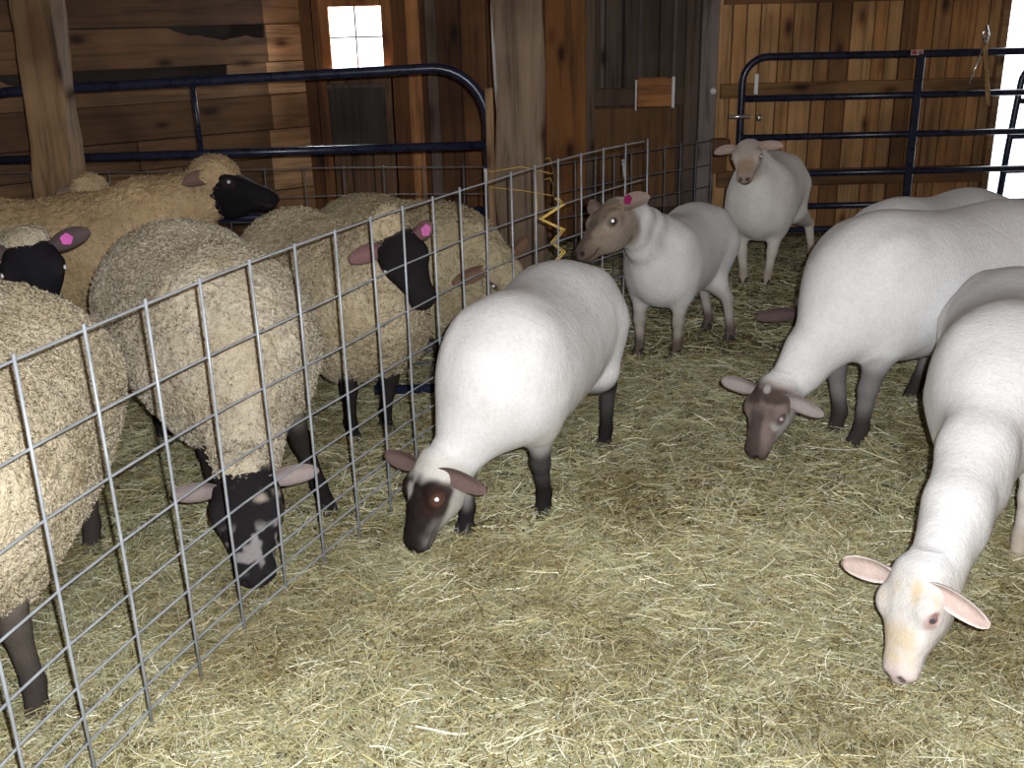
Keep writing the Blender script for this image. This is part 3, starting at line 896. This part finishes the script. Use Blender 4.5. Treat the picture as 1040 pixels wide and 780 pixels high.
    for ph in (0, 2.1, 4.2):
        pts = []
        for i in range(26):
            u = i / 25; x = 3.295 + .075 * u; z = 1.35 - .40 * u
            a = ph + u * 20; pts.append(A((x + .009 * math.cos(a), 7.355 + .009 * math.sin(a), z)) - o)
        mb.tube(pts, .0085, 6)
    mb.build('strands', M['rope'], t, True)
    mb = MB(); mb.tube([A(p) - o for p in [(3.30, 7.36, 1.36), (3.27, 7.355, 1.43), (3.29, 7.35, 1.48), (3.31, 7.355, 1.42), (3.30, 7.36, 1.36)]], .008, 8)
    mb.tube([A((3.28, 7.352, 1.33)) - o, A((3.215, 7.352, 1.10)) - o], .006, 6)
    mb.build('snap_hook', M['steel'], t, True)
    # --- twine on the fence
    t = empty('baling_twine', (.21, 4.49, .86)); o = A([.21, 4.49, .86])
    tag(t, 'yellow baling twine hanging in kinks on the wire beside the grey-brown head', 'twine')
    zz = [(.0, 0), (.03, -.03), (-.07, -.09), (.03, -.14), (-.02, -.2), (.03, -.24), (-.02, -.30), (.03, -.33), (-.01, -.39)]
    for dx, rr in ((0, .0055), (.012, .0045)):
        mb = MB(); mb.tube([A((x + dx, .02 + .012 * math.sin(i * 2), z + .01 * dx)) for i, (x, z) in enumerate(zz)], rr, 6); mb.build('strand', M['twine'], t, True)
    t = empty('baling_twine', (.06, 5.60, .75)); o = A([.06, 5.60, .75])
    tag(t, 'loose yellow baling twine tied round the thick barn post', 'twine')
    for k, dz in enumerate((0, .11)):
        cx, cy, hw, hd = .08, 5.93, .175, .155
        loop = [(cx - hw, cy - hd), (cx, cy - hd - .02), (cx + hw, cy - hd), (cx + hw + .01, cy), (cx + hw, cy + hd), (cx, cy + hd + .01), (cx - hw, cy + hd), (cx - hw - .01, cy)]
        mb = MB(); mb.tube([A((x, y, .80 - dz + .03 * math.sin(i * 1.9 + k))) - o for i, (x, y) in enumerate(loop)], .0032, 6, closed=True); mb.build('strand', M['twine'], t, True)
    mb = MB(); mb.tube([A((.16, 5.755, .74)) - o, A((.165, 5.745, .6)) - o, A((.15, 5.74, .42)) - o], .005, 6); mb.build('loose_end', M['twine'], t, True)
    # --- pipe frame lying on the hay
    t = empty('pipe_frame', (-.30, 4.85, 0)); o = A([-.30, 4.85, 0])
    tag(t, 'dark pipe frame lying flat on the hay behind the grazing sheep', 'frame')
    for (y, r) in ((5.12, .022), (4.34, .022)):
        mb = MB(); mb.tube([A((-.62, y, .045)) - o, A((.02, y, .045)) - o], r, 10); mb.build('pipe', M['gate'], t, True)
    for x in (-.60, 0.0):
        mb = MB(); mb.tube([A((x, 4.34, .045)) - o, A((x, 5.12, .045)) - o], .02, 10); mb.build('pipe', M['gate'], t, True)
    for y in (4.92, 4.72):
        mb = MB(); mb.tube([A((-.60, y, .04)) - o, A((0, y, .04)) - o], .006, 6); mb.build('rod', M['zincdark'], t, True)

# ------------------------------------------------------------------ the barn
def boards(mb, x0, x1, z0, z1, y, widths, palette, th=.025, gap=.008, horizontal=False, xsplits=None, tilt=0.0):
    """planks laid side by side on the plane Y=y (facing -Y)"""
    pos = z0 if horizontal else x0; end = z1 if horizontal else x1
    while pos < end - .01:
        w = min(widths[0] + rng.random() * (widths[1] - widths[0]), end - pos)
        base = A(palette[rng.integers(len(palette))]) * (.72 + .5 * rng.random())
        dy = rng.random() * .012
        if horizontal:
            cuts = [x0] + sorted(xsplits(pos) if xsplits else []) + [x1]
            for a, b in zip(cuts[:-1], cuts[1:]):
                col = base * (.85 + .3 * rng.random())
                mb.box(((a + b) / 2, y + dy + th / 2, pos + w / 2), (b - a - gap, th, w - gap), col, bev=.003)
        else:
            mb.box((pos + w / 2, y + dy + th / 2, (z0 + z1) / 2), (w - gap, th, z1 - z0), base, bev=.003)
        pos += w

def build_barn():
    # pine wall on the right of the corner, doorway from x = 3.66
    PINE = [(.34, .165, .055), (.42, .215, .08), (.25, .115, .036), (.48, .27, .11)]
    OLD = [(.075, .048, .032), (.10, .06, .035), (.06, .042, .03), (.115, .062, .034)]
    mb = MB(); boards(mb, 1.55, 3.62, -.05, 3.0, 7.80, (.09, .18), PINE); 
    boards(mb, 3.62, 4.9, 2.45, 3.0, 7.80, (.12, .18), PINE); boards(mb, 4.9, 5.6, -.05, 3.0, 7.8, (.12, .18), PINE)
    mb.box((2.585, 7.85, 1.5), (2.06, .02, 3.1), (.04, .025, .015)); mb.box((5.25, 7.85, 1.5), (.7, .02, 3.1), (.04, .025, .015)); mb.box((4.28, 7.85, 2.74), (1.25, .02, .58), (.04, .025, .015))  # dark backing sheets, added to stop sky light leaking between the boards
    w = mb.build('wall_back', M['pine']); tag(w, kind='structure')
    mb = MB()
    mb.box((2.58, 7.775, 1.06), (2.0, .045, .105), (.22, .115, .042), bev=.004)
    mb.box((2.58, 7.775, .42), (2.0, .045, .12), (.17, .085, .032), bev=.004)
    mb.box((2.58, 7.77, 1.715), (2.0, .05, .12), (.16, .075, .028), bev=.004)
    mb.box((3.60, 7.775, 1.22), (.05, .07, 2.5), (.30, .17, .08), bev=.004)
    tag(mb.build('trim_1', M['horiz']), kind='structure')
    # dark plank wall with boarded door
    mb = MB(); boards(mb, .60, 1.45, -.05, 3.0, 7.92, (.13, .22), OLD)
    boards(mb, -.55, .32, -.05, 3.0, 7.95, (.14, .24), [(.14, .06, .022), (.11, .045, .018), (.17, .075, .027)])
    mb.box((.47, 7.985, 1.5), (2.1, .02, 3.1), (.03, .02, .014))  # added backing sheet, blocks daylight through the plank gaps
    tag(mb.build('wall_centre', M['old']), kind='structure')
    mb = MB()
    mb.box((.45, 7.87, 1.45), (.30, .09, 3.1), (.22, .092, .026), bev=.006)
    tag(mb.build('trim_2', M['post']), kind='structure')
    mb = MB(); mb.box((1.49, 7.83, 1.45), (.125, .12, 3.1), (.20, .17, .16), bev=.006); mb.box((1.40, 7.86, 1.45), (.05, .06, 3.1), (.10, .075, .06), bev=.004)
    tag(mb.build('trim_3', M['post']), kind='structure')
    d = MB()
    for i, x in enumerate((.68, .80, .94, 1.07, 1.20, 1.31)):
        d.box((x, 7.885, 1.50), (.115, .03, 1.0), A((.085, .062, .046)) * (.7 + .5 * rng.random()), bev=.003)
    d.box((.98, 7.87, 1.03), (.76, .04, .12), (.09, .06, .04), bev=.004)
    d.box((.97, 7.88, .62), (.62, .03, .66), (.14, .07, .027), bev=.004)
    d.box((.98, 7.87, .26), (.76, .04, .10), (.13, .09, .06), bev=.004)
    for x in (.63, 1.36): d.box((x, 7.862, .95), (.07, .055, 2.1), (.12, .085, .06), bev=.004)
    for x in (.72, 1.0, 1.25): d.box((x, 7.866, 1.55), (.03, .02, .9), (.12, .105, .095), bev=.003)
    tag(d.build('door_1', M['old']), kind='structure')
    # wooden box on the door
    t = empty('wooden_box', (1.09, 7.80, .965)); tag(t, 'small brown wooden box with pale edge strips fixed to the dark door', 'box')
    m = MB()
    for c, s in (((0, -.065, .10), (.25, .015, .20)), ((0, .0, .008), (.25, .12, .016)), ((-.118, 0, .10), (.014, .12, .20)), ((.118, 0, .10), (.014, .12, .20)), ((0, .055, .10), (.25, .012, .20))):
        m.box(c, s, (.40, .17, .055), bev=.003)
    m.build('box_body', M['horiz'], t)
    for x, zc, hh, w_ in ((-.135, .085, .22, .012), (.137, .10, .22, .022)):
        m = MB(); m.box((x, -.06, zc), (w_, .03, hh), bev=.003); e = m.build('edge_strip', M['white'], t); e['label'] = 'pale metal edge strip'
    # little latch on the dark door, knob on corner post, bracket
    t = empty('door_hook', (.885, 7.84, .50)); tag(t, 'small pale metal hook on the dark door below the box', 'hook')
    m = MB(); m.tube([(0, .02, .06), (0, 0, .05), (0, -.01, .0), (.005, -.005, -.05), (.012, 0, -.06)], .008, 8); m.build('hook', M['white'], t, True)
    m = MB(); m.box((0, .022, .05), (.03, .008, .05), bev=.002); m.build('plate', M['steel'], t)
    t = empty('insulator_knob', (1.52, 7.755, 1.065)); tag(t, 'round white insulator knob on the grey corner post', 'knob')
    m = MB(); V, F, T = sphere_geo((0, -.012, 0), .026, 12, 8); m.add(V, F); m.build('knob', M['white'], t, True)
    m = MB(); m.tube([(0, -.01, 0), (0, .03, 0)], .012, 8); m.build('stem', M['steel'], t, True)
    t = empty('hinge_bracket', (1.58, 7.72, .60)); tag(t, 'rusty bracket with a pale bolt low on the corner beside the far sheep', 'bracket')
    m = MB(); m.box((0, .03, .0), (.10, .03, .26), bev=.006); m.box((0.01, .0, .08), (.13, .05, .09), bev=.01); m.build('plate', M['rust'], t)
    m = MB(); V, F, T = sphere_geo((.01, -.035, .03), .024, 10, 8); m.add(V, F); m.build('bolt', M['white'], t, True)
    # window wall
    mb = MB()
    WP = [(.15, .058, .018), (.11, .043, .015), (.19, .078, .026)]
    X0, X1, Z0, Z1 = -1.285, -.885, 1.275, 1.705
    boards(mb, -1.75, X0 - .04, -.05, 3.0, 8.0, (.09, .15), WP); boards(mb, X1 + .04, -.50, -.05, 3.0, 8.0, (.10, .17), WP)
    boards(mb, X0 - .04, X1 + .04, -.05, Z0 - .04, 8.0, (.12, .18), [(.14, .075, .04)]); boards(mb, X0 - .04, X1 + .04, Z1 + .04, 3.0, 8.0, (.12, .18), WP)
    mb.box((-.665, 7.97, 1.5), (.10, .06, 3.1), (.42, .19, .07), bev=.005); mb.box((-.53, 7.96, 1.5), (.08, .08, 3.1), (.14, .10, .08), bev=.005)
    for c_, s_ in (((-1.70, 8.045, 1.5), (.76, .02, 3.1)), ((-.70, 8.045, 1.5), (.36, .02, 3.1)), ((-1.085, 8.045, .60), (.5, .02, 1.28)), ((-1.085, 8.045, 2.4), (.5, .02, 1.32))): mb.box(c_, s_, (.03, .02, .014))  # backing sheets added round the window opening against light leaks
    tag(mb.build('wall_window_side', M['old']), kind='structure')
    wroot = empty('window_1', ((X0 + X1) / 2, 7.99, Z0)); tag(wroot, kind='structure')
    cx, cz = (X0 + X1) / 2, (Z0 + Z1) / 2; o = A([cx, 7.99, Z0])
    m = MB()
    for c, s in (((X0 - .03, 7.985, cz), (.08, .035, Z1 - Z0 + .14)), ((X1 + .03, 7.985, cz), (.08, .035, Z1 - Z0 + .14)), ((cx, 7.985, Z1 + .03), (X1 - X0 - .02, .035, .06)), ((cx, 7.965, Z0 - .035), (X1 - X0 + .2, .11, .055))):
        m.box(A(c) - o, s, (.36, .15, .05), bev=.004)
    m.build('frame', M['old'], wroot)
    m = MB(); m.box(A((cx, 7.988, cz)) - o, (.016, .02, Z1 - Z0), (.42, .40, .42)); m.box(A((cx, 7.988, cz + .005)) - o, (X1 - X0, .02, .014), (.42, .40, .42)); m.build('glazing_bar', M['tagm'], wroot)
    gl = NT('window_glass'); tr = gl.new('ShaderNodeBsdfTransparent'); gs = gl.new('ShaderNodeBsdfGlossy', Roughness=.05); mx = gl.new('ShaderNodeMixShader', Fac=.06)
    gl.l(tr, 0, mx, 1); gl.l(gs, 0, mx, 2); gl.l(mx, 0, gl.n['Material Output'], 'Surface')
    for sx in (-1, 1):
        for sz in (-1, 1):
            m = MB(); m.box(A((cx + sx * .1, 8.002, cz + sz * .1075)) - o, (.19, .004, .205)); m.build('pane', gl.m, wroot)
    # board flap under the window
    t = MB(); t.box((-1.11, 7.975, .91), (.42, .03, .46), (.055, .045, .042), bev=.004); t.box((-1.11, 7.955, 1.15), (.46, .03, .035), (.10, .07, .06), bev=.004)
    tag(t.build('trim_4', M['old']), kind='structure')
    # angled left wall of horizontal boards
    HB = [(.24, .125, .055), (.19, .095, .04), (.28, .155, .072)]
    ux = A([.80, .60, 0]); corner = A([-1.50, 8.0, 0])
    # local frame: x runs along the wall towards the corner (x=0 at corner), y away from the room
    m = MB(); z = -.05; k = 0
    hs = [.24, .22, .25, .20, .25, .23, .26, .24, .25, .22, .25, .24, .25]
    for hgt in hs:
        cuts = [-4.2, -.27 - .012 * (k % 3), .05] if k > 3 else [-4.2, -1.0 - .3 * (k % 2), -.32, .05]
        for a, b in zip(cuts[:-1], cuts[1:]):
            light = 2.1 if a > -.5 else .68  # corner boards: paler newer wood, with window light added into the colour
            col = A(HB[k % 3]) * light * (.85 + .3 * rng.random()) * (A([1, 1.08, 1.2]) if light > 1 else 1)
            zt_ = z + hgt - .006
            broken = {5: (-2.15, -.60, .10), 6: (-.98, -.29, .10)}.get(k) if a < -1 else None
            if broken:      # a board split along its upper edge
                xa, xb, dp = broken; n = 16
                top = [(a, zt_), (xa - .12, zt_)] + [(xa + (xb - xa) * i / n, zt_ - dp * (.80 + .10 * math.sin(i * .9 + k) + .06 * math.sin(i * 2.3)) * min(1, (i / n * (2.2 if k == 6 else 9)) ** .7 + .05)) for i in range(n + 1)] + [(min(xb + .01, b - .003), zt_), (b, zt_)]
                top = [q for i, q in enumerate(top) if i == 0 or q[0] > top[i - 1][0] - 1e-6]
                vs = [A([x, y, zz]) for y in (0, .028) for x, zz in top] + [A([x, y, z]) for y in (0, .028) for x, _ in top]
                q = len(top); fs = []
                for i in range(q - 1):
                    fs += [(i, i + 1, 2 * q + i + 1, 2 * q + i), (q + i + 1, q + i, 3 * q + i, 3 * q + i + 1), (i + 1, i, q + i, q + i + 1)]
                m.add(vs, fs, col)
            else:
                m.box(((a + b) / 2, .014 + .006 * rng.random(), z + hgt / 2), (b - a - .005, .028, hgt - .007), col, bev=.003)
        z += hgt; k += 1
    m.box((-2.1, .10, 1.45), (4.4, .02, 3.1), (.03, .02, .014))  # added dark backing behind the boards, closes their gaps to daylight
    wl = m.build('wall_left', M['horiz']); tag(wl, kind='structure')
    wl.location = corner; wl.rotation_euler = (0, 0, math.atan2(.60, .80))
    # rest of the shell, out of the picture: it keeps the daylight out
    m = MB(); m.box((-5.3, 2.3, 1.45), (.1, 8.4, 3.1), (.2, .12, .06)); m.box((-5.06, 5.9, 1.45), (.6, 1.3, 3.1), (.2, .12, .06)); tag(m.build('wall_far_left', M['old']), kind='structure')
    m = MB(); m.box((5.55, 3.0, 1.45), (.1, 10.2, 3.1), (.3, .18, .08)); tag(m.build('wall_right', M['old']), kind='structure')
    m = MB(); m.box((.1, -2.05, 1.45), (11.0, .1, 3.1), (.3, .18, .08)); tag(m.build('wall_rear', M['old']), kind='structure')
    m = MB(); m.box((.1, 3.1, 3.02), (11.4, 10.6, .08), (.16, .10, .05)); tag(m.build('ceiling', M['earth']), kind='structure')
    # posts
    pc = (.20, .14, .095)
    t = MB()
    for (c, s, lean, nm, lab) in (((.08, 5.93), (.27, .26), 0.0, 'c', 'thick grey timber post in the middle beside the rounded gate corner'),
                                   ((-2.425, 5.62), (.20, .20), .05, 'l', 'weathered brown post leaning at the back of the woolly pen')):
        m = MB(); n = 14; V = []; F = []
        for i in range(n + 1):
            z = -.05 + 3.05 * i / n
            for j, (a, b) in enumerate(((-1, -.86), (-.86, -1), (.86, -1), (1, -.86), (1, .86), (.86, 1), (-.86, 1), (-1, .86))):
                wob = .012 * math.sin(i * 1.3 + j * 2.1)
                V.append((c[0] + a * s[0] / 2 + wob + lean * (z - .81), c[1] + b * s[1] / 2 + wob * .6, z))
        for i in range(n):
            for j in range(8): F.append((i * 8 + j, i * 8 + (j + 1) % 8, i * 8 + 8 + (j + 1) % 8, i * 8 + 8 + j))
        F += [tuple(range(7, -1, -1)), tuple(n * 8 + j for j in range(8))]
        m.add(V, F, pc if nm == 'c' else (.24, .15, .075))
        tag(m.build('barn_post', M['post']), lab, 'post', 'barn posts')
    # split batten nailed to the middle post
    m = MB(); m.box((-.088, 5.86, .62), (.045, .05, 1.25), (.34, .21, .11), bev=.004)
    tag(m.build('batten', M['post']), 'thin brown batten nailed to the side of the thick post', 'batten')
    # outside the doorway: snow-lit ground
    sn = NT('snow'); nn = sn.noise(3, 4, .6, sn.mapping((1, 1, 1))); rr = sn.ramp(nn, 'Fac', [(.3, (.78, .8, .84)), (.7, (.9, .91, .93))]); sn.l(rr, 'Color', sn.b, 'Base Color'); sn.b.inputs['Roughness'].default_value = .8
    m = MB(); m.box((2, 18.2, -.10), (40, 20, .1)); tag(m.build('ground_outside', sn.m), kind='structure')

# ------------------------------------------------------------------ floor and hay
def build_floor():
    t = NT('trodden_hay')
    mp = t.mapping((1, 1, 1)); n1 = t.noise(3.2, 6, .65, mp); n2 = t.noise(70, 4, .7, mp, 2.0); n3 = t.noise(9, 4, .6, mp)
    r1 = t.ramp(n1, 'Fac', [(.3, (.075, .05, .018)), (.5, (.14, .105, .04)), (.72, (.2, .17, .08))])
    r2 = t.ramp(n2, 'Fac', [(.32, g3(.42)), (.5, g3(.9)), (.72, g3(1.4))])
    c = t.mul(r1, 'Color', r2, 'Color'); t.t.links.new(c.outputs[2], t.b.inputs['Base Color'])
    b = t.bump(n2, 'Fac', .8, .02); b2 = t.bump(n3, 'Fac', .5, .04, b); t.l(b2, 'Normal', t.b, 'Normal'); t.b.inputs['Roughness'].default_value = .9
    nx, ny = 130, 120
    X, Y = np.meshgrid(np.linspace(-5.6, 5.8, nx), np.linspace(-2.2, 8.3, ny), indexing='ij')
    p = np.stack([X.ravel(), Y.ravel(), np.zeros(X.size)], 1)
    p[:, 2] = -.012 + .012 * vnoise(p, 2.2, 3) + .008 * vnoise(p, 6, 4)
    i = (np.arange(nx - 1)[:, None] * ny + np.arange(ny - 1)[None]).ravel()
    Q = np.stack([i, i + ny, i + ny + 1, i + 1], 1)
    tag(link('floor', fast_mesh('floor', p, Q), t.m), kind='structure')
    # strands
    def field(n, y0, y1, lmin, lmax, w, zmax):
        y = np.sqrt(rng.random(n) * (y1 ** 2 - y0 ** 2) + y0 ** 2); x = (rng.random(n) * 2 - 1) * (.60 * y + .65)
        return x, y, lmin + (lmax - lmin) * rng.random(n) ** 1.8, np.full(n, w) * (.6 + .8 * rng.random(n)), rng.random(n) ** 1.6 * zmax
    parts = [field(140000, 1.4, 3.0, .025, .12, .0010, .04), field(115000, 3.0, 4.8, .03, .14, .0014, .036), field(60000, 4.8, 7.6, .05, .16, .0022, .032), field(1500, 1.4, 4.6, .12, .28, .0016, .05)]
    x, y, ln, w, z = [np.concatenate(q) for q in zip(*parts)]
    ok = (y < 7.55) & ((x + 1.5) * .6 - (y - 8.0) * .8 > .22)
    x, y, ln, w, z = x[ok], y[ok], ln[ok], w[ok], z[ok]
    n = len(x); m = 5
    bx = np.stack([x, y, 0 * x], 1)
    fld = vnoise(bx, 3.0, 77) * 2.2
    an = fld + rng.normal(size=n) * 1.1
    curv = rng.normal(size=n) * .55; tilt = rng.normal(size=n) * .12
    u = np.linspace(-.5, .5, m)
    P = np.zeros((n, m, 3)); T = np.zeros((n, m, 3))
    for k in range(m):
        a = an + curv * u[k]
        P[:, k, 0] = x + ln * u[k] * np.cos(an + curv * u[k] * .5); P[:, k, 1] = y + ln * u[k] * np.sin(an + curv * u[k] * .5)
        P[:, k, 2] = z + ln * u[k] * tilt + rng.normal(size=n) * .002
        T[:, k] = np.stack([-np.sin(a), np.cos(a), np.zeros(n)], 1)
    P[:, :, 2] += (.012 * vnoise(bx, 2.2, 3) + .010 * vnoise(bx, 6, 4))[:, None]
    lowest = P[:, :, 2].min(1); P[:, :, 2] += np.maximum(0, -.008 - lowest)[:, None]
    roll = rng.normal(size=n) * .5
    side = T * np.cos(roll)[:, None, None]; side[:, :, 2] = np.sin(roll)[:, None]
    V = np.stack([P - side * w[:, None, None], P + side * w[:, None, None]], 2).reshape(-1, 3)
    o = np.arange(n)[:, None] * (2 * m)
    Q = np.concatenate([np.concatenate([o + 2 * k, o + 2 * k + 1, o + 2 * k + 3, o + 2 * k + 2], 1) for k in range(m - 1)])
    pal = A([(.44, .39, .21), (.36, .32, .15), (.27, .27, .14), (.55, .52, .35), (.22, .155, .06), (.34, .34, .22), (.70, .68, .54), (.12, .085, .035)])
    pr = A([.2, .17, .15, .17, .09, .11, .08, .03])
    c = pal[rng.choice(len(pal), n, p=pr)] * (.85 + .60 * rng.random((n, 1)))
    # browner bedding in patches, more towards the back and in the woolly pen
    c *= (1 + .20 * vnoise(bx, 1.4, 55))[:, None]
    br = smooth(.05, .6, vnoise(bx, 2.6, 58) * .6 + vnoise(bx, 7, 59) * .4 + .25 * smooth(0, -.6, x - (y - 3.7) * .5))
    c = c * (1 - br[:, None] * A([.26, .30, .36]))
    hay = link('hay', fast_mesh('hay', V, Q, np.repeat(c, 2 * m, 0), shade=False), M['hay'])
    tag(hay, 'loose pale green and straw-coloured hay strewn over the barn floor', 'hay', kind='stuff')

t = NT('hay_stalks'); at = t.new('ShaderNodeAttribute', attribute_name='Col'); t.l(at, 'Color', t.b, 'Base Color'); t.b.inputs['Roughness'].default_value = .6; t.b.inputs['Specular IOR Level'].default_value = .3
M['hay'] = t.m

# ------------------------------------------------------------------ light and camera
def build_light():
    w = bpy.data.worlds.new('sky'); scene.world = w; w.use_nodes = True
    bg = w.node_tree.nodes['Background']; bg.inputs['Color'].default_value = (.88, .94, 1, 1); bg.inputs['Strength'].default_value = 5.0
    def light(name, kind, loc, rot, energy, **kw):
        l = bpy.data.lights.new(name, kind); l.energy = energy
        for k, v in kw.items(): setattr(l, k, v)
        o = bpy.data.objects.new(name, l); COL.objects.link(o); o.location = loc; o.rotation_euler = rot; return o
    # the camera's own flash, right of and above the lens
    light('camera_flash', 'POINT', (.058, -.01, 1.675), (0, 0, 0), 500, shadow_soft_size=.012, color=(.93, .97, 1.0))
    # daylight: added lamp boosting the window light; a portal for sky through the doorway
    light('window_daylight', 'AREA', (-1.085, 8.022, 1.49), (math.radians(-90), 0, 0), 40, shape='RECTANGLE', size=.42, size_y=.46, color=(.95, .98, 1.0))
    p = light('doorway_daylight', 'AREA', (4.28, 7.90, 1.2), (math.radians(-90), 0, 0), 1, shape='RECTANGLE', size=1.25, size_y=2.5)
    p.data.cycles.is_portal = True

def build_camera():
    cd = bpy.data.cameras.new('camera'); cd.lens = 36; cd.sensor_width = 36; cd.sensor_fit = 'HORIZONTAL'; cd.clip_start = .02
    o = bpy.data.objects.new('camera', cd); COL.objects.link(o)
    o.matrix_world = Matrix.Translation((0, 0, 1.62)) @ Matrix.Rotation(math.radians(90 - 19.8), 4, 'X') @ Matrix.Rotation(math.radians(-1.4), 4, 'Z')
    scene.camera = o

build_barn()
build_floor()
build_fences()
build_sheep()
build_light()
build_camera()
vs = scene.view_settings
scene.display_settings.display_device = 'sRGB'
vs.view_transform = 'Standard'; vs.look = 'None'; vs.exposure = 0.0; vs.gamma = 1.0; vs.use_curve_mapping = False
